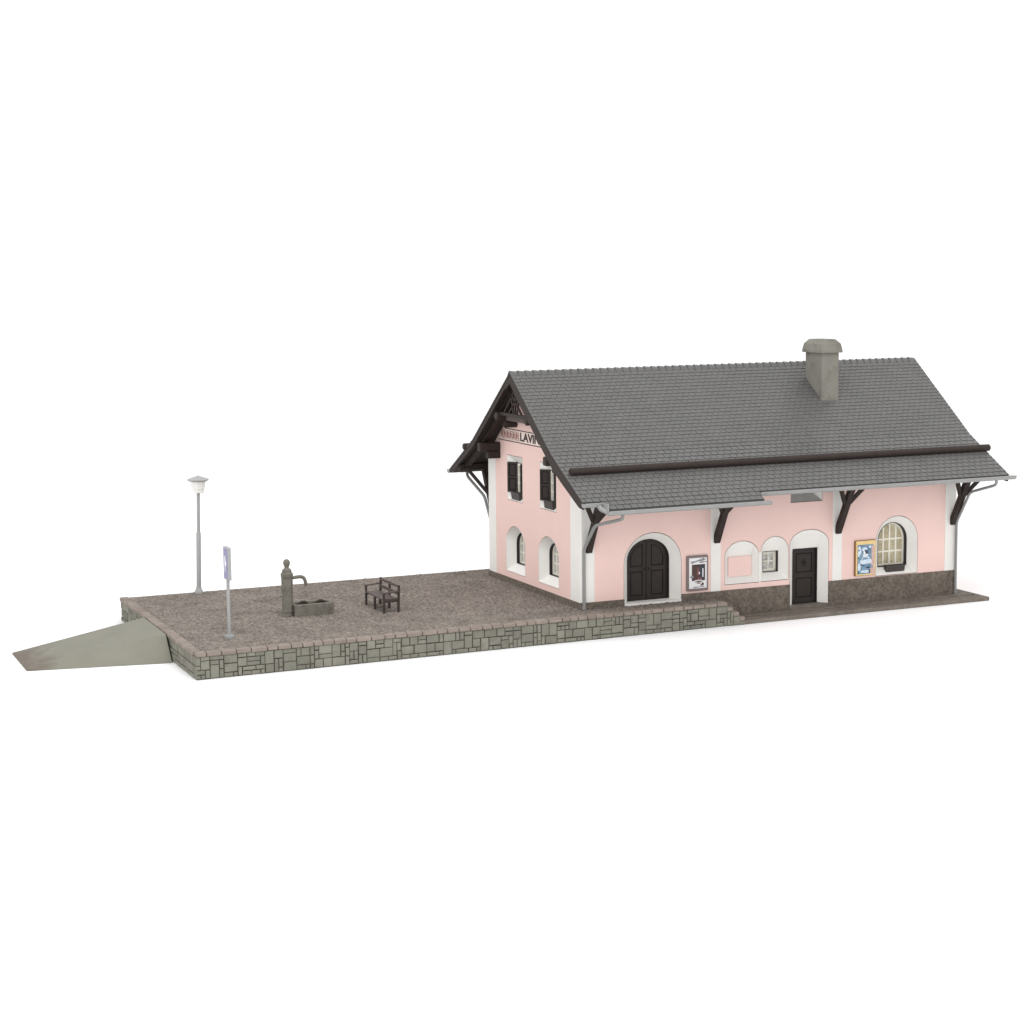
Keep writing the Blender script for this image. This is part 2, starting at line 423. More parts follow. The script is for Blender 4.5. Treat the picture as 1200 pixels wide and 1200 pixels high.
# windows ---------------------------------------------------------
def arched_window(o, P, cols, rows, pane_mat, rec=.18):
    """white casement set back behind a dark rebate"""
    out, d = o[1], o[2]
    cas0 = inset(out, .018); cas = inset(out, .085); dw = d+rec
    c = (min(p[0] for p in out)+max(p[0] for p in out))/2
    w = MB(); w.plate(cas0, [cas], P, dw-.03, dw+.04)
    a, b = c-min(p[0] for p in cas), cas[0][1]
    top = max(p[1] for p in cas); zs2 = cas[1][1]
    hgt = lambda u: zs2 + (top-zs2)*math.sqrt(max(0, 1-((u-c)/a)**2))
    half = lambda v: a if v <= zs2 else a*math.sqrt(max(0, 1-((v-zs2)/(top-zs2))**2))
    t = .032
    for i in range(1, cols):
        u = c-a+2*a*i/cols; w.plate(rect(u-t,u+t,b-.01,hgt(u)+.01), [], P, dw-.015, dw+.03)
    for k in range(1, rows):
        v = b+(zs2+.02-b)*k/(rows-1); h = half(v); w.plate(rect(c-h-.01,c+h+.01,v-t,v+t), [], P, dw-.012, dw+.028)
    wo = w.build('window', M['case'], st)
    f = MB(); f.plate(out, [cas0], P, d-.012, dw+.045); f.build('frame', M['frame'], wo)
    p = MB(); p.plate(inset(cas,-.01), [], P, dw+.012, dw+.02); p.build('pane', M[pane_mat], wo)
    return wo
def square_window(o, P, cols, rows, pane_mat, rec=.17):
    out, d = o[1], o[2]
    u0 = min(p[0] for p in out); u1 = max(p[0] for p in out); v0 = min(p[1] for p in out); v1 = max(p[1] for p in out)
    R0 = rect(u0,u1,v0,v1); R1 = rect(u0+.016,u1-.016,v0+.016,v1-.016); R2 = rect(u0+.105,u1-.105,v0+.105,v1-.105); dw = d+rec
    w = MB(); w.plate(R1,[R2],P,dw-.05,dw+.03); t = .02
    for i in range(1,cols):
        q = R2[0][0]+(R2[2][0]-R2[0][0])*i/cols; w.plate(rect(q-t,q+t,R2[0][1],R2[1][1]),[],P,dw-.03,dw+.02)
    for k in range(1,rows):
        q = R2[0][1]+(R2[1][1]-R2[0][1])*k/rows; w.plate(rect(R2[0][0],R2[2][0],q-t,q+t),[],P,dw-.028,dw+.018)
    wo = w.build('window', M['case'], st)
    f = MB(); f.plate(R0,[R1],P,d-.012,dw+.035); f.build('frame', M['frame'], wo)
    p = MB(); p.plate(rect(R2[0][0]-.01,R2[2][0]+.01,R2[0][1]-.01,R2[1][1]+.01),[],P,dw+.004,dw+.012); p.build('pane', M[pane_mat], wo)
    return wo
arched_window(op['right_win'], F, 4, 3, 'pane')
for o in gab: arched_window(o, G, 4, 3, 'pane2', .13)
square_window(op['small_win'], F, 2, 2, 'curtain')
for o in front_sq: square_window(o, F, 2, 2, 'curtain')
for o in gsq: square_window(o, G, 2, 3, 'pane2', .02)

# doors -------------------------------------------------------------
def leaf(outline, panels, d, name, parent):
    mb = MB()
    mb.face(outline, panels, F, d)
    mb.loft(outline, outline, F, d, d+.08)
    mb.cur = 1
    for p in panels:
        mb.loft(p, p, F, d, d+.035); mb.face(p, [inset(p,.035)], F, d+.035)
    mb.cur = 0
    for p in panels:
        q = inset(p,.035); mb.loft(q, q, F, d+.035, d+.004); mb.face(q, [], F, d+.004)
    return mb.build(name, [M['door'], M['recess_shade']], parent)
o = op['big'][1]; d = .45; c = 2.66; z0 = .058; zs = 1.45; zt = 2.14; hw = .80
f = MB(); f.plate(arch(c,1.60,z0,zs,zt), [arch(c,1.54,z0+.002,zs,zt-.03)], F, .335, d+.07); f.build('door_frame', M['door'], st)
def half_arch(s, a, r, zb, ztop, zspr, x_in):
    """half leaf outline; s=-1 left, +1 right"""
    pts = [(c+s*x_in, zb), (c+s*x_in, zspr+(ztop-zspr)*math.sqrt(max(0,1-(x_in/a)**2)))]
    n = 9; t0 = math.acos(min(1,x_in/a))
    for i in range(1, n+1):
        t = t0*(1-i/n); pts.append((c+s*a*math.cos(t), zspr+(ztop-zspr)*math.sin(t)))
    pts.append((c+s*a, zb)); return pts
for s in (-1, 1):
    out = half_arch(s, .768, 0, z0, zt-.032, zs, .012)
    up = half_arch(s, .63, 0, 1.20, zt-.17, zs, .16)
    lo = rect(min(c+s*.16,c+s*.63), max(c+s*.16,c+s*.63), z0+.14, 1.04)
    lf = leaf(out, [up, lo], d, 'door_leaf', st)
    kb = MB(); kb.lathe((0,0,0), [(.012,0),(.014,.03),(.036,.04),(.04,.06),(.025,.078)], 12)
    kb.v = [(c+s*.085+x, d-z, 1.10+y) for x,y,z in kb.v]
    kb.build('door_knob', M['wood'], lf, smooth=True)
mb = MB(); mb.box(c-.022,c+.022,d-.03,d+.02,z0,zt-.035); mb.build('door_astragal', M['door'], st)
c = 8.82
f = MB(); f.plate(rect(c-.51,c+.51,-.555,1.405), [rect(c-.49,c+.49,-.5549,1.385)], F, .275, .44); f.build('door_frame', M['frame'], st)
lf = leaf(rect(c-.488,c+.488,-.55,1.383), [rect(c-.30,c+.36,.53,1.22), rect(c-.30,c+.36,-.36,.34)], .39, 'door', st)
q = []
for i in range(32):   # four-lobed peep hole
    t = 2*PI*i/32; r = .085+.028*math.cos(4*t); q.append((c+.03+r*math.cos(t)*.95, .88+r*math.sin(t)*1.15))
mb = MB(); mb.plate(q, [], F, .384, .394); mb.build('peep_hole', M['recess_shade'], lf)

# shutters folded against the splayed reveals -----------------------------
for o in gsq:
    cc = o[3]
    for s in (1,-1):
        hp = Vector((.24, cc+s*.27, 0)); fp = Vector((-.005, cc+s*.60, 0)); dv = (fp-hp); w = dv.length; dv /= w
        nrm = Vector((dv.y,-dv.x,0)); 
        if nrm.x > 0: nrm = -nrm
        def P3(u, v, dd): 
            q = hp + dv*u - nrm*dd; return (q.x, q.y, v)
        zb, ztp = 3.30, 4.38
        mb = MB(); pn = [rect(.07,w-.07,zb+.07,(zb+ztp)/2-.04), rect(.07,w-.07,(zb+ztp)/2+.04,ztp-.07)]
        mb.face(rect(0,w,zb,ztp), pn, P3, -.055); mb.face(rect(0,w,zb,ztp), [], P3, -.005); mb.loft(rect(0,w,zb,ztp),rect(0,w,zb,ztp),P3,-.055,-.005)
        for p in pn:
            mb.cur = 1; mb.loft(p,p,P3,-.055,-.02); mb.face(p,[inset(p,.03)],P3,-.02); mb.cur = 0
            r_ = inset(p,.03); mb.loft(r_,r_,P3,-.02,-.048); mb.face(r_,[],P3,-.048)
        mb.build('shutter', [M['door'], M['recess_shade']], st)

# name band -------------------------------------------------------------
z0, z1 = 5.14, 5.57
def band_half(z): return (RZ-.30-z)/((RZ-KZ)/K)
bd = MB(); bd.face([(RY-band_half(z0)+.05,z0),(RY+band_half(z0)-.05,z0),(RY+band_half(z1)-.05,z1),(RY-band_half(z1)+.05,z1)], [], G, -.004)
band = bd.build('name_band', M['band'], st)
ln = MB()
for z in (z0, z1):
    h = band_half(z)-.06; ln.box(-.012,-.003,RY-h,RY+h,z-.016,z+.016)
ln.build('border_line', M['ink'], band)
zc = (z0+z1)/2
for s in (1,-1):
    orn = MB()
    for i in range(7):
        yc = RY + s*(1.22+.27*i)
        if abs(yc-RY) > band_half(z0)-.22: continue
        n = 20
        for ra, rb, dy in ((.115,.15,0),(.05,.085,.03)):
            pts = [(-.012, yc+dy+ra*math.cos(2*PI*q/n), zc+rb*math.sin(2*PI*q/n)) for q in range(n+1)]
            for a, b in zip(pts, pts[1:]): orn.beam(a, b, .013, .012, (1,0,0))
        orn.beam((-.012,yc-s*.14,zc-.17),(-.012,yc+s*.14,zc+.17),.012,.012,(1,0,0))
    orn.build('ornament', M['orn'], band)
def text_mesh(body, height, target_w, bold=.0):
    cu = bpy.data.curves.new('lettering', 'FONT'); cu.body = body; cu.size = 1; cu.extrude = .01; cu.offset = bold; cu.align_x = 'CENTER'
    ob = bpy.data.objects.new('lettering_tmp', cu); COL.objects.link(ob)
    dg = bpy.context.evaluated_depsgraph_get(); me = bpy.data.meshes.new_from_object(ob.evaluated_get(dg))
    bpy.data.objects.remove(ob); bpy.data.curves.remove(cu)
    vs = [v.co.copy() for v in me.vertices]; fs = [tuple(p.vertices) for p in me.polygons]; bpy.data.meshes.remove(me)
    x0 = min(v.x for v in vs); x1 = max(v.x for v in vs); y0 = min(v.y for v in vs); y1 = max(v.y for v in vs)
    return [((v.x-(x0+x1)/2)/(x1-x0)*target_w, (v.y-y0)/(y1-y0)*height, v.z) for v in vs], fs
tv, tf = text_mesh('LAVIN', .31, 1.66, .032)
t = MB(); t.add([(-.012-.3*z, RY+.17-x, 5.205+y) for x,y,z in tv], tf); t.build('station_name', M['ink'], band)

# ------------------------------------------------------------------ roof
tile = MB()
def tile_plane(p0, p1, xa, xb, sgn, off=0, exp=.222, tw=.258, first=0):
    """courses of slates on a slope from p0 (upper) to p1 (lower) in the y-z plane; p = (y, z)"""
    a, b = Vector((0,*p0)), Vector((0,*p1)); d = b-a; ln = d.length; d /= ln
    n = Vector((0,-d.z,d.y)); n = n if n.z > 0 else -n
    rows = int(round(ln/exp)); e = ln/rows
    for r in range(rows):
        v0 = r*e-.04 if r else .0; v1 = (r+1)*e+.012
        x = xa - (tw/2 if (r+off) % 2 else 0)
        while x < xb-.01:
            xs, xe = max(x,xa)+(.010 if tw > .25 else .006), min(x+tw,xb)-(.010 if tw > .25 else .006); x += tw
            if xe-xs < .02: continue
            lift = .026+random.uniform(-.003,.003); th = .024; jv = random.uniform(-.002,.002); tl = random.uniform(-.003,.003)
            P = lambda xx, v, h: Vector((xx,0,0))+a+d*v+n*h
            tile.hexa([P(xs,v0,-.012),P(xe,v0,-.012),P(xe,v1+jv,lift-th),P(xs,v1+jv,lift-th),
                       P(xs,v0,.006),P(xe,v0,.006),P(xe,v1+jv,lift+tl),P(xs,v1+jv,lift-tl)])
    return rows
for s in (-1, 1):
    R, Kp, Ep = (RY,RZ), (RY+s*K,KZ), (RY+s*E,EZ)
    n = tile_plane(R, Kp, XL, XR, s, 0, .18, .235)
    if s < 0:
        n2 = tile_plane(Kp, Ep, XL, XR, s, n)
        sl = (KZ-EZ)/(E-K); yx = RY-E-.40
        tile_plane(Ep, (yx, EZ-.40*sl), -.17, 5.66, s, n+n2, first=1)
    else: tile_plane(Kp, Ep, XL, XR, s, n)
# under-layer just below the slates
def slab(mb, prof, xa, xb, t0, t1):
    """band between profile lowered by t0 and t1 along x"""
    top = [(y,z-t0) for y,z in prof]; bot = [(y,z-t1) for y,z in prof]
    n = len(prof); vs = [(xa,y,z) for y,z in top]+[(xa,y,z) for y,z in bot]+[(xb,y,z) for y,z in top]+[(xb,y,z) for y,z in bot]; fs = []
    for i in range(n-1):
        fs += [(i,i+1,2*n+i+1,2*n+i),(n+i,3*n+i,3*n+i+1,n+i+1),(i,n+i,n+i+1,i+1),(2*n+i,2*n+i+1,3*n+i+1,3*n+i)]
    fs += [(0,2*n,3*n,n),(n-1,2*n-1,4*n-1,3*n-1)]
    mb.add(vs, fs)
prof = [(RY-E,EZ),(RY-K,KZ),(RY,RZ),(RY+K,KZ),(RY+E,EZ)]
slab(tile, prof, XL+.01, XR-.01, .012, .05)
slab(tile, [(RY-E-.395,EZ-.395*sl),(RY-E,EZ)], -.16, 5.65, .012, .05)
roof = tile.build('roof', M['tile'], st)
sf = MB()
slab(sf, [(RY-E+.03,EZ+.02),(RY-K,KZ),(RY,RZ),(RY+K,KZ),(RY+E-.03,EZ+.02)], XL+.09, XR-.09, .052, .17)
slab(sf, [(RY-E-.37,EZ-.37*sl),(RY-E+.03,EZ+.02)], -.12, 5.61, .052, .12)
sf.build('soffit', M['soffit'], roof)
# ridge caps
rc = MB(); x = XL-.005; w = .288
while x < XR-.05:
    xe = min(x+w, XR+.005)
    lo, hi = .005, .046
    def cap(xx, h): return [(xx,RY-.185,RZ-.185*.755+h*.7-.005),(xx,RY-.09,RZ-.03+h),(xx,RY,RZ+.015+h),(xx,RY+.09,RZ-.03+h),(xx,RY+.185,RZ-.185*.755+h*.7-.005)]
    A, B = cap(x+.004, hi), cap(xe+.02, lo); A2 = [(p[0],p[1],p[2]-.04) for p in A]; B2 = [(p[0],p[1],p[2]-.04) for p in B]
    vs = A+B+A2+B2; fs = []
    for i in range(4): fs += [(i,i+1,5+i+1,5+i),(10+i,15+i,15+i+1,10+i+1),(i,10+i,10+i+1,i+1),(5+i,5+i+1,15+i+1,15+i)]
    fs += [(0,5,15,10),(4,14,19,9)]
    rc.add(vs, fs); x += w
rc.build('ridge_tiles', M['tile'], roof)
# barge boards
def barge(x0, x1, s):
    t = .46 if s < 0 else .25   # the front board hangs deeper
    pf = [(RY,RZ,.40),(RY+s*.5,roof_z(.5),t),(RY+s*K*.8,roof_z(K*.8),t),(RY+s*K,KZ+.015,t),(RY+s*K*1.2,roof_z(K*1.2),t*.95),(RY+s*(E-.30),roof_z(E-.30),.36 if s < 0 else .22),(RY+s*(E-.02),EZ+.01,.24 if s < 0 else .15)]
    mb = MB(); n = len(pf); vs = []
    for xx in (x0, x1): vs += [(xx,y,z-.055) for y,z,t in pf]+[(xx,y,z-t) for y,z,t in pf]
    fs = []
    for i in range(n-1): fs += [(i,i+1,2*n+i+1,2*n+i),(n+i,3*n+i,3*n+i+1,n+i+1),(i,n+i,n+i+1,i+1),(2*n+i,2*n+i+1,3*n+i+1,3*n+i)]
    fs += [(0,2*n,3*n,n),(n-1,2*n-1,4*n-1,3*n-1)]
    mb.add(vs, fs); mb.build('bargeboard', M['wood'], roof)
    mb = MB(); slab(mb, [(y,z) for y,z,t in pf], x0-.012 if x0 < 0 else x0+.012, x1 if x0 < 0 else x1+.012, .02, .054); mb.build('verge_strip', M['soffit'], roof)
for s in (-1,1):
    barge(XL+.015, XL+.085, s); barge(XR-.085, XR-.015, s)
# round snow logs lying on the kick of the roof
for s in (-1,1):
    k_ = K+(1.0 if s < 0 else .80); y = RY+s*k_; z = roof_z(k_)+.115; xs = XL+(.19 if s < 0 else -.04)
    mb = MB(); mb.tube([(xs,y,z),(xs+.03,y,z),(16.0,y,z),(16.03,y,z)], [.10,.125,.125,.10], 16)
    for i in range(9):
        xx = .2+15*i/8; mb.box(xx-.04,xx+.04,y-.05,y+.05,z-.16,z-.08)
    mb.build('snow_log', M['wood'], roof, smooth=True)
# chimney
ch = MB(); ch.box(10.66,11.38,2.18,3.27,6.0,8.13); cho = ch.build('chimney', M['chim'], roof, bevel=.015)
cc = MB(); vs = []; fs = []
levels = [(.13,8.10),(.145,8.13),(.145,8.20),(.09,8.36),(.015,8.47),(-.035,8.51),(-.06,8.52)]
levels = [(.085,8.11),(.09,8.12),(.09,8.205),(.045,8.43),(-.09,8.585),(-.12,8.59)]
for o_, z in levels: vs += [(10.66-o_,2.18-o_,z),(11.38+o_,2.18-o_,z),(11.38+o_,3.27+o_,z),(10.66-o_,3.27+o_,z)]
for i in range(len(levels)-1):
    for k in range(4): fs.append((4*i+k,4*i+(k+1)%4,4*i+4+(k+1)%4,4*i+4+k))
fs += [(3,2,1,0),tuple(range(4*len(levels)-4,4*len(levels)))]
cc.add(vs, fs); cc.build('chimney_cap', M['chim'], cho)

# purlins and corbels at the two gables ------------------------------
for s in (-1,1):
    for xg, sx in ((0,-1),(L_,1)):
        y, z = RY+(1.36 if s>0 else -1.22), 6.10
        mb = MB(); mb.tube([(xg-sx*.1,y,z),(xg+sx*.75,y,z),(xg+sx*.79,y,z)], [.155,.155,.12], 14); mb.build('purlin', M['wood'], st, smooth=True)
        mb = MB(); mb.tube([(xg-sx*.1,y,z-.29),(xg+sx*.42,y,z-.29),(xg+sx*.46,y,z-.27)], [.14,.14,.11], 14); mb.build('corbel', M['wood'], st, smooth=True)
        y, z = RY+(2.95 if s>0 else -2.78), 4.87
        mb = MB(); mb.box(*sorted((xg-sx*.1,xg+sx*.80)), y-.15,y+.15,z-.155,z+.155); mb.build('purlin', M['wood'], st, bevel=.05, seg=3)
        mb = MB(); mb.box(*sorted((xg-sx*.1,xg+sx*.48)), y-.14,y+.14,z-.43,z-.158); mb.build('corbel', M['wood'], st, bevel=.05, seg=3)
    # inclined rafter under the verge
for xg in (-.45, L_+.45):
    for s in (-1,1):
        mb = MB(); mb.beam((xg,RY+s*.1,RZ-.30),(xg,RY+s*K,KZ-.28),.14,.2,(1,0,0)); mb.beam((xg,RY+s*K,KZ-.28),(xg,RY+s*(E-.4),EZ+.22-.27),.14,.2,(1,0,0)); mb.build('rafter', M['wood'], st)
# decorative trusses in the gable peaks
for xg in (-.62, L_+.62):
    mb = MB()
    yc = RY; zb = 6.20
    mb.box(xg-.06,xg+.06,yc-1.55,yc+1.55,zb-.05,zb+.05)
    tr = mb.build('collar_beam', M['wood'], st)
    mb = MB()
    for y0_, y1_, zt_ in ((-.95,.05,7.15),(-.55,.35,6.95),(-.15,-.35,6.95),(.15,.35,6.95),(.55,-.35,6.95),(.95,-.05,7.15),(0,0,7.3)):
        mb.beam((xg,yc+y0_,zb+.04),(xg,yc+y1_,zt_),.06,.05,(1,0,0))
    mb.build('lattice', M['wood'], tr)
    mb = MB(); mb.box(xg-.0+(.10 if xg<0 else -.2),xg+(.2 if xg<0 else -.1),yc-.95,yc+1.05,zb-.24,zb-.055); mb.build('collar_plank', M['bench'], tr)

# eave purlins, braces ----------------------------------------------------
for s in (-1,1):
    y = RY+s*5.03; z = roof_z(5.03)-.17-.13
    mb = MB(); mb.box(-.72,15.78,y-.09,y+.09,z-.1,z+.125); mb.build('eave_beam', M['wood'], st)
    wy = -.016 if s < 0 else D+.016
    for xb in (.25, 5.10, 9.98, 14.86):
        p0 = (xb, wy+s*-.02, 1.92); p1 = (xb, y+s*-.06, z+.02)
        a = Vector(p0); b = Vector(p1)
        mb = MB(); mb.beam(a, b, .215, .19, (0,s,1))
        k = a+(b-a)*.52
        mb.beam(k+Vector((-.06,0,0)), (xb-.72,y,z+.03), .125,.125,(0,s,.3)); mb.beam(k+Vector((.06,0,0)), (xb+.72,y,z+.03), .125,.125,(0,s,.3))
        mb.build('brace', M['wood'], st, bevel=.012)

# gutters and downpipes ----------------------------------------------------
def gutter(xa, xb, y, z, r=.125):
    mb = MB(); n = 10; prof_o = [(y+r*math.cos(PI+PI*i/n), z+r*1.05*math.sin(PI+PI*i/n)) for i in range(n+1)]
    ri = r-.022; prof_i = [(y+ri*math.cos(2*PI-PI*i/n), z+ri*1.05*math.sin(2*PI-PI*i/n)) for i in range(n+1)]
    loop = prof_o+prof_i; N = len(loop)
    mb.add([(xa,a,b) for a,b in loop]+[(xb,a,b) for a,b in loop], [(i,(i+1)%N,N+(i+1)%N,N+i) for i in range(N)])
    for xx in (xa, xb): mb.add([(xx,a,b) for a,b in prof_o], [tuple(range(n+1))])
    for xx in (xa+.012, xb-.012): mb.add([(xx,a,b) for a,b in prof_o], [tuple(range(n+1))])
    mb.tube([(xa+.01,y-r+.008,z+.004),(xb-.01,y-r+.008,z+.004)], .018, 8)
    return mb.build('gutter', M['metal'], roof, smooth=True)
ye = RY-E-.10
gutter(XL-.02, -.20, ye, EZ-.03); gutter(5.62, 16.06, ye, EZ-.03)
gutter(-.20, 5.82, ye-.42, EZ-.05-.40*sl)
gutter(XL-.02, 16.06, RY+E+.09, EZ-.03)
# connector from the short gutter to the deep one
mb = MB(); mb.tube([(-.30,ye,EZ-.10),(-.30,ye-.16,EZ-.20),(-.14,ye-.36,EZ-.30)], .085, 12)
mb.box(-.22,-.185,ye-.50,ye+.02,EZ-.27,EZ-.02)
mb.build('gutter_connector', M['metal'], roof, smooth=True, bevel=.005)
def bent(path, r=.055, n=5, cr=.16):
    P = [Vector(p) for p in path]; out = [P[0]]
    for a, b, c_ in zip(P, P[1:], P[2:]):
        d0 = (a-b); d1 = (c_-b); k0 = min(cr, d0.length*.45); k1 = min(cr, d1.length*.45)
        A, B = b+d0.normalized()*k0, b+d1.normalized()*k1
        for i in range(n+1):
            t = i/n; out.append(A*(1-t)**2 + b*2*t*(1-t) + B*t*t)
    out.append(P[-1]); return out
mb = MB(); mb.tube(bent([(.42,-2.2,3.42),(.42,-2.2,3.26),(.06,-.92,2.92),(.05,-.085,2.02),(.05,-.085,.02)]), .055, 12)
mb.tube([(.05,-.085,.0),(.05,-.085,.10)], .075, 12)
mb.build('downpipe', M['pipe'], st, smooth=True)
mb = MB(); mb.tube(bent([(15.28,ye,3.70),(15.28,ye,3.50),(14.93,-.92,3.16),(14.98,-.10,1.98),(14.98,-.10,-.68)]), .05, 12); mb.build('downpipe', M['pipe'], st, smooth=True)
mb = MB(); mb.tube(bent([(-.08,RY+E+.09,3.74),(-.08,RY+E+.09,3.50),(.12,D+.75,2.85),(.14,D+.09,1.85),(.14,D+.09,.0)]), .055, 12); mb.build('downpipe', M['pipe'], st, smooth=True)

# ------------------------------------------------------------------ flower boxes (rest on the sills)
def flower_box(P, c, hw, z0, z1, d0, d1, label, loc):
    t = thing('flower_box', label, 'flower box', loc, 'dark flower boxes on the window sills')
    mb = MB(); tp = .02
    o_b = [P(c-hw+tp,z0,d0+.03),P(c+hw-tp,z0,d0+.03),P(c+hw-tp,z0,d1),P(c-hw+tp,z0,d1)]
    o_t = [P(c-hw,z1,d0),P(c+hw,z1,d0),P(c+hw,z1,d1),P(c-hw,z1,d1)]
    e = .025
    i_t = [P(c-hw+e,z1,d0+e),P(c+hw-e,z1,d0+e),P(c+hw-e,z1,d1-e),P(c-hw+e,z1,d1-e)]
    i_b = [P(c-hw+e,z1-.04,d0+e),P(c+hw-e,z1-.04,d0+e),P(c+hw-e,z1-.04,d1-e),P(c-hw+e,z1-.04,d1-e)]
    fs = [(3,2,1,0)]
    for a, b in ((0,4),(4,8),(8,12)):
        for k in range(4): fs.append((a+k,a+(k+1)%4,b+(k+1)%4,b+k))
    mb.add(o_b+o_t+i_t+i_b, fs); mb.build('planter', M['box'], t)
    so = MB(); so.add(i_b, [(0,1,2,3)]); so.build('soil', M['soil'], t)
flower_box(F, 12.48, .40, .335, .575, .03, .21, 'dark brown flower box on the sill of the arched window beside the blue poster', (12.48,.1,.335))
flower_box(G, 5.44, .36, 3.07, 3.34, -.02, .15, 'dark flower box under the shuttered gable window farther from the front corner', (.05,5.44,3.07))
flower_box(G, 2.61, .36, 3.07, 3.34, -.02, .15, 'dark flower box under the shuttered gable window tucked close to the sloping bargeboard', (.05,2.61,3.07))

# ------------------------------------------------------------------ posters
def rr(u0,u1,v0,v1,r,n=5):
    pts = []
    for cx,cz,a0 in ((u0+r,v0+r,PI),(u0+r,v1-r,PI/2),(u1-r,v1-r,0),(u1-r,v0+r,-PI/2)):
        for i in range(n+1):
            t = a0+PI/2-PI/2*i/n if False else a0 + PI/2*(1-i/n)
            pts.append((cx+r*math.cos(t), cz+r*math.sin(t)))
    return pts
def flat(mb, poly, d): mb.plate(poly, [], F, d, d+.003)
def blob(cx, cz, a, b, n=14, j=.18, seed=1):
    R = random.Random(seed); return [(cx+a*(1+R.uniform(-j,j))*math.cos(-2*PI*i/n), cz+b*(1+R.uniform(-j,j))*math.sin(-2*PI*i/n)) for i in range(n)]
p1 = thing('wall_poster', 'white poster with dark picture in a mauve frame, right of the double door', 'poster', (4.335,-.03,.3))
u0,u1,v0,v1 = 3.93,4.75,.29,1.51
mb = MB(); mb.plate(rr(u0,u1,v0,v1,.05), [rr(u0+.085,u1-.035,v0+.085,v1-.08,.02)], F, -.058, 0); mb.build('poster_frame', M['pframe'], p1, bevel=.01)
mb = MB(); mb.plate(rr(u0+.08,u1-.03,v0+.08,v1-.075,.02), [], F, -.040, -.002); pp = mb.build('poster_sheet', M['ppaper'], p1)
mb = MB(); flat(mb, rect(4.13,4.64,.64,1.20), -.046); mb.build('picture', M['pdark'], pp)
mb = MB(); flat(mb, rect(4.42,4.62,.68,1.19), -.050); mb.build('picture_shade', M['pnavy'], pp)
mb = MB(); flat(mb, blob(4.37,.93,.05,.15,12,.2,3), -.0540); flat(mb, blob(4.35,1.08,.035,.04,10,.15,4), -.0550); flat(mb, blob(4.42,.72,.10,.035,12,.25,5), -.0560); mb.build('picture_figure', M['pred'], pp)
mb = MB(); flat(mb, rect(4.53,4.57,.76,1.06), -.0575); flat(mb, blob(4.41,.90,.022,.05,9,.2,6), -.0590); flat(mb, rect(4.24,4.50,.645,.668), -.0600); mb.build('picture_highlight', M['ppaper'], pp)
mb = MB(); flat(mb, blob(4.13,.78,.07,.045,10,.2,8), -.055); mb.build('picture_badge', M['pgrey'], pp)
mb = MB(); flat(mb, blob(4.55,.52,.05,.055,9,.25,9), -.046); flat(mb, blob(4.50,.48,.06,.02,9,.2,10), -.047); mb.build('emblem', M['ink'], pp)
def scribble(name, m, ua, ub, va, vb, h, loops, seed, th=.013):
    wr = MB(); pts = []; n = loops*8
    for i in range(n+1):
        q = i/n; a = 2*PI*loops*q; hh = h*(1+.6*math.sin(7*q+seed))*.5
        pts.append((ua+(ub-ua)*q+.018*math.cos(a), -.049, va+(vb-va)*q+hh*math.sin(a)))
    wr.tube(pts, th/2, 5); wr.build(name, M[m], pp)
scribble('handwriting','ink',4.10,4.63,1.27,1.385,.055,9,2,.018); scribble('handwriting','ink',4.42,4.68,1.265,1.285,.03,6,5,.012); scribble('handwriting','ink',4.20,4.60,.415,.43,.012,12,7,.011)
scribble('caption','pred',4.25,4.52,.60,.61,.03,7,4,.017); scribble('caption','pred',4.32,4.46,.545,.55,.02,4,9,.013)
p2 = thing('wall_poster', 'poster of a pale blue winter figure with a yellow border, beside the arched window', 'poster', (11.07,-.03,.3))
u0,u1,v0,v1 = 10.67,11.55,.31,1.575
mb = MB(); mb.plate(rr(u0,u1,v0,v1,.045), [], F, -.055, -.0); mb.build('poster_board', M['yframe'], p2, bevel=.01)
mb = MB(); mb.plate(rr(u0+.05,u1-.003,v0+.012,v1-.02,.03), [], F, -.062, -.056); pp = mb.build('poster_sheet', M['yellow'], p2)
mb = MB(); mb.plate(rect(10.78,11.44,.37,1.42), [], F, -.067, -.0625); pc = mb.build('picture', M['pblue'], pp)
depth = [-.0680]
def lay(name, m, p):
    depth[0] -= .0007; mb = MB(); mb.plate(p, [], F, depth[0], depth[0]+.0006); mb.build(name, M[m], pc)
for c_, z_, a_, b_, sd in ((10.86,1.30,.06,.07,21),(10.83,1.10,.045,.12,12),(10.90,1.16,.03,.10,22),(11.29,1.33,.06,.05,23),(10.85,.64,.06,.15,5),(10.93,.82,.05,.06,24),(11.13,.46,.23,.05,6)):
    lay('ice_patch','plight',blob(c_,z_,a_,b_,14,.22,sd))
lay('margin_patch','ppeach',rect(11.36,11.50,.66,1.36)); lay('margin_patch','ppeach',rect(11.31,11.52,.37,.58)); lay('margin_patch','ppeach',blob(11.40,.74,.09,.05,10,.2,2))
lay('figure_coat','plight',[(10.92,.72),(10.94,.90),(11.0,1.0),(11.10,1.02),(11.24,.98),(11.36,.86),(11.38,.76),(11.2,.73)])
lay('figure_fold','pblue',[(10.98,.86),(11.0,.96),(11.12,.97),(11.30,.90),(11.14,.89)])
lay('figure_cap','plight',blob(11.07,1.25,.12,.085,14,.1,7))
lay('figure_hair','pdeep',[(11.06,1.20),(11.10,1.24),(11.18,1.22),(11.22,1.12),(11.20,1.06),(11.13,1.10)])
lay('figure_collar','ppaper',[(10.96,1.08),(11.0,1.02),(11.12,1.0),(11.24,1.04),(11.18,1.10),(11.06,1.05)])
lay('figure_face','ppaper',blob(11.06,1.12,.05,.065,12,.06,8))
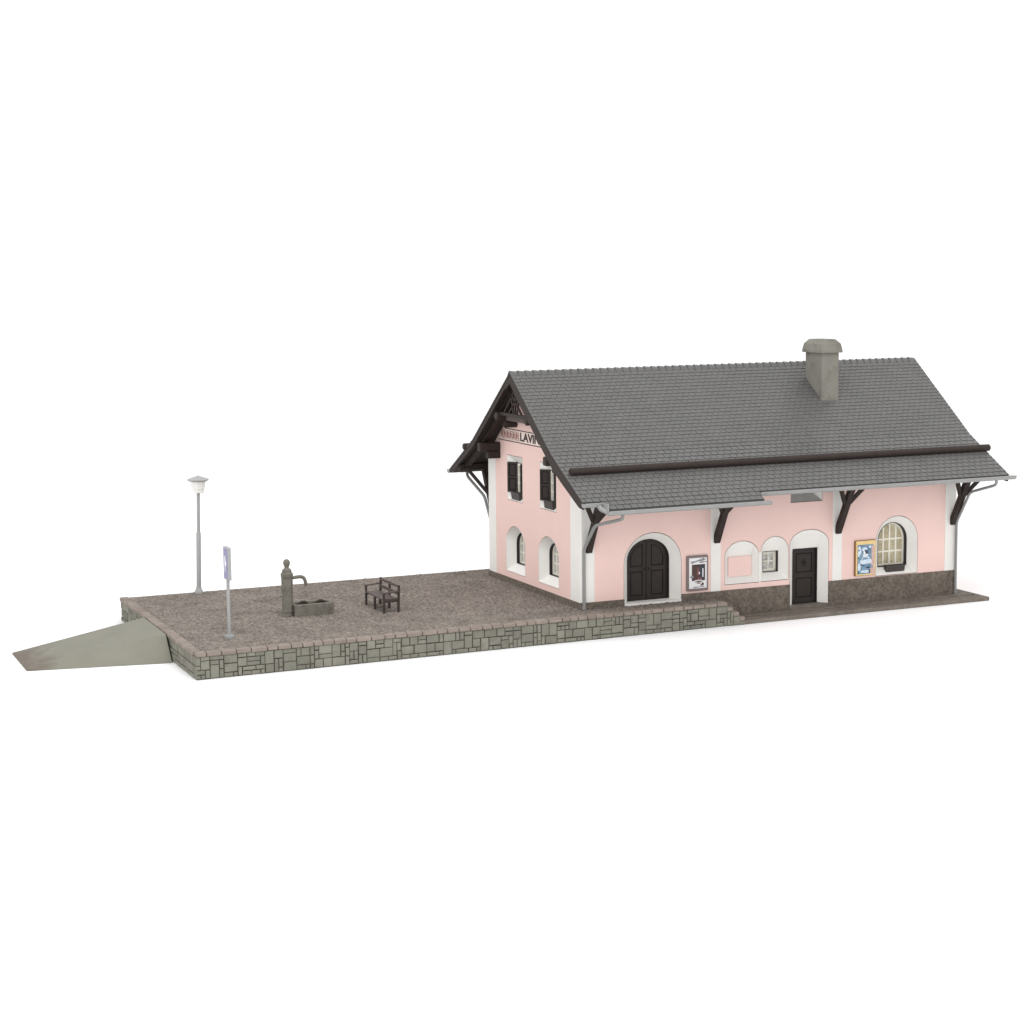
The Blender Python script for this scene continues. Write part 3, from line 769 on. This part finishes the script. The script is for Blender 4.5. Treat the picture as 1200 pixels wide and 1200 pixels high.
for c_, z_, a_, b_, sd in ((10.80,.95,.025,.04,13),(10.93,.70,.02,.05,14),(11.0,.68,.03,.025,15),(11.06,.68,.02,.025,19),(10.81,.42,.025,.05,16),(11.28,.46,.03,.06,17),(11.22,.60,.10,.03,26)):
    lay('dark_patch','pdeep',blob(c_,z_,a_,b_,9,.22,sd))

# ------------------------------------------------------------------ street lamp
lx, ly = -10.69, 8.93
lamp = thing('street_lamp', 'slim grey lamp post with white conical shade near the back edge of the platform', 'street lamp', (lx,ly,-.02))
tl = lambda z: (lx+.026*z, ly, z)
mb = MB(); mb.lathe((lx,ly,-.02), [(.155,0),(.16,.05),(.145,.11),(.11,.16),(.09,.24)], 14); mb.build('lamp_base', M['pole'], lamp, smooth=True)
mb = MB(); mb.tube([tl(.1),tl(2.13),tl(2.17)], [.083,.083,.06], 14); mb.build('lower_pole', M['pole'], lamp, smooth=True)
mb = MB(); mb.tube([tl(2.1),tl(3.62)], .058, 12); mb.build('upper_pole', M['pole'], lamp, smooth=True)
cx = tl(3.8)
mb = MB(); mb.lathe((cx[0],cx[1],3.56), [(.17,.0),(.192,.02),(.205,.12),(.22,.13),(.275,.41)], 10); mb.build('lamp_shade', M['shade'], lamp)
mb = MB(); mb.lathe((cx[0],cx[1],3.965), [(.30,0),(.385,.05),(.385,.075),(.30,.105),(.05,.19),(.02,.205)], 10); mb.build('lamp_cap', M['pole'], lamp)

# ------------------------------------------------------------------ platform sign
sx_, sy_ = -11.80, .62
sg = thing('platform_sign', 'blue sign with a white mark on a thin grey post near the front edge', 'sign', (sx_,sy_,-.02))
tx = lambda z: (sx_+.01*z, sy_+.04*z, z)
mb = MB(); mb.lathe((sx_,sy_,-.03), [(.165,0),(.165,.07),(.14,.11),(.07,.14),(.05,.20)], 12); mb.build('sign_base', M['pipe'], sg, smooth=True)
mb = MB(); mb.tube([tx(.1),tx(2.0)], .052, 12); mb.build('sign_post', M['pole'], sg, smooth=True)
cy = tx(2.28)[1]; X = tx(2.28)[0]
H = lambda u, v, d: (X+d, cy+u, v)
def yrr(hw, za, zb, r): return [(a, b) for a, b in rr(-hw,hw,za,zb,r)]
mb = MB(); mb.plate(yrr(.25,1.80,2.82,.035), [], H, -.055, .055); pnl = mb.build('sign_panel', M['sgrey'], sg)
mb = MB(); mb.plate(yrr(.215,1.84,2.78,.03), [], H, -.059, -.0552); mb.build('sign_face', M['sblue'], pnl)
mb = MB(); mb.plate([(-.05,2.05),(.05,2.02),(.03,2.2),(-.10,2.30),(-.03,2.38),(.03,2.55),(.08,2.55),(.09,2.05)][::-1], [], H, -.064, -.0592); mb.build('sign_mark', M['swhite'], pnl)

# ------------------------------------------------------------------ fountain post and trough
fx, fy = -9.10, 3.38
fp = thing('fountain_post', 'octagonal stone fountain post with knob finial and curved spout', 'fountain', (fx,fy,-.02))
k = PI/8
mb = MB(); mb.lathe((fx,fy,-.02), [(.20,0),(.20,.03),(.188,.06),(.188,.15),(.20,.16),(.20,.19),(.186,.20),(.190,1.28),(.202,1.29),(.202,1.42),(.16,1.46),(.16,1.50),(.13,1.53)], 8, k); mb.build('post', M['fount'], fp)
mb = MB(); mb.lathe((fx,fy,1.50), [(.15,0),(.14,.04),(.085,.07),(.07,.11),(.10,.18),(.115,.25),(.10,.32),(.06,.36),(.015,.375)], 16); mb.build('finial', M['fount'], fp, smooth=True)
mb = MB(); mb.tube(bent([(fx+.15,fy,1.24),(fx+.58,fy,1.27),(fx+.66,fy,.94)], n=8, cr=.28), .058, 12); mb.build('spout', M['fount'], fp, smooth=True)
tt = thing('stone_trough', 'low weathered stone water trough beside the fountain post', 'trough', (-8.28,3.4,-.02))
mb = MB(); xa, xb, ya, yb, za, zb = -8.93,-7.60,3.10,3.72,-.03,.37; e = .08
pts = [(xa,ya,za),(xb,ya,za),(xb,yb,za),(xa,yb,za),(xa-.015,ya-.015,zb),(xb+.015,ya-.015,zb),(xb+.015,yb+.015,zb),(xa-.015,yb+.015,zb),
       (xa+e,ya+e,zb),(xb-e,ya+e,zb),(xb-e,yb-e,zb),(xa+e,yb-e,zb),(xa+e,ya+e,.16),(xb-e,ya+e,.16),(xb-e,yb-e,.16),(xa+e,yb-e,.16)]
fs = [(3,2,1,0)]
for a, b in ((0,4),(4,8),(8,12)):
    for q in range(4): fs.append((a+q,a+(q+1)%4,b+(q+1)%4,b+q))
fs.append((12,13,14,15)); mb.add(pts, fs); mb.build('trough_body', M['fount'], tt, bevel=.02)
for xq in (-8.52,-7.92):   # two iron hoops across the trough
    mb = MB(); mb.tube([(xq+.16*math.cos(PI-PI*i/8), yb-.16, zb-.11+.12*math.sin(PI-PI*i/8)) for i in range(9)], .045, 8); mb.build('hoop', M['benchleg'], tt, smooth=True)

# ------------------------------------------------------------------ bench (faces left)
bn = thing('park_bench', 'small dark brown wooden bench with armrests standing on the gravel', 'bench', (-5.83,3.28,-.02))
bx0, bx1 = -6.10, -5.60; y0, y1 = 2.38, 4.18; ym = (y0+y1)/2
mb = MB(); mb.box(bx0-.03,bx1-.02,y0+.02,y1-.02,.40,.455); mb.build('seat', M['bench'], bn, bevel=.012)
for yy, end in ((y0,1),(ym,0),(y1,1)):
    mb = MB(); mb.box(bx0-.03,bx0+.03,yy-.034,yy+.034,-.03,.66 if end else .40); mb.build('leg', M['benchleg'], bn)
    mb = MB(); mb.hexa([(bx1-.035,yy-.04,-.03),(bx1+.035,yy-.04,-.03),(bx1+.035,yy+.04,-.03),(bx1-.035,yy+.04,-.03),(bx1+.005,yy-.04,.89),(bx1+.065,yy-.04,.89),(bx1+.065,yy+.04,.89),(bx1+.005,yy+.04,.89)]); mb.build('leg', M['benchleg'], bn)
for za, zb in ((.80,.885),(.56,.665)):
    mb = MB(); xo = .03*(za/.85); mb.box(bx1-.035+xo,bx1+.0+xo,y0-.04,y1+.04,za,zb); mb.build('backrest', M['bench'], bn, bevel=.008)
for yy in (y0,y1):
    mb = MB(); mb.hexa([(bx0-.06,yy-.045,.625),(bx1+.02,yy-.045,.665),(bx1+.02,yy+.045,.665),(bx0-.06,yy+.045,.625),(bx0-.06,yy-.045,.665),(bx1+.02,yy-.045,.715),(bx1+.02,yy+.045,.715),(bx0-.06,yy+.045,.665)]); mb.build('armrest', M['bench'], bn, bevel=.01)
    mb = MB(); mb.box(bx0+.03,bx1-.03,yy-.025,yy+.025,.33,.398); mb.build('side_rail', M['benchleg'], bn)

# ------------------------------------------------------------------ camera
cx, cy_, cz, yaw, pit, rol, fpx = (-26.3252,-55.1068,11.2966,.4083,.1305,-.0106,2188.5)
CAMP = (-26.3252,-55.1068,11.2966,.4083,.1305,-.0106,2188.5)
d = Vector((math.sin(yaw)*math.cos(pit), math.cos(yaw)*math.cos(pit), -math.sin(pit)))
r = Vector((math.cos(yaw), -math.sin(yaw), 0)); u = r.cross(d)
r2 = r*math.cos(rol)+u*math.sin(rol); u2 = u*math.cos(rol)-r*math.sin(rol)
cd = bpy.data.cameras.new('camera'); cam = bpy.data.objects.new('camera', cd); COL.objects.link(cam)
mw = Matrix((r2, u2, -d)).transposed().to_4x4(); mw.translation = Vector((cx,cy_,cz)); cam.matrix_world = mw
cd.sensor_width = 36; cd.lens = fpx*36/1200; cd.clip_end = 500; cd.clip_start = .5
SC.camera = cam

# ------------------------------------------------------------------ light: bright white studio
w = bpy.data.worlds.new('World'); SC.world = w; w.use_nodes = True
bg = w.node_tree.nodes['Background']; bg.inputs[0].default_value = (1,1,1,1); bg.inputs[1].default_value = 1.15
def softbox(loc, target, size, radiance):
    ld = bpy.data.lights.new('softbox', 'AREA'); ld.shape = 'SQUARE'; ld.size = size; ld.energy = radiance*PI*size*size
    lo = bpy.data.objects.new('softbox', ld); COL.objects.link(lo); lo.location = loc
    lo.rotation_euler = (Vector(target)-Vector(loc)).to_track_quat('-Z','Y').to_euler()
softbox((-8,-20,42), (3,2,0), 26, 3.6)
softbox((-42,-34,20), (2,2,1), 18, 3.4)
softbox((44,-8,24), (16,4,0), 14, 3.2)  # extra fill added to lift the ground shadow right of the house
SC.view_settings.view_transform = 'Standard'; SC.view_settings.look = 'None'
SC.view_settings.exposure = 0; SC.view_settings.gamma = 1; SC.view_settings.use_curve_mapping = False
SC.cycles.max_bounces = 8
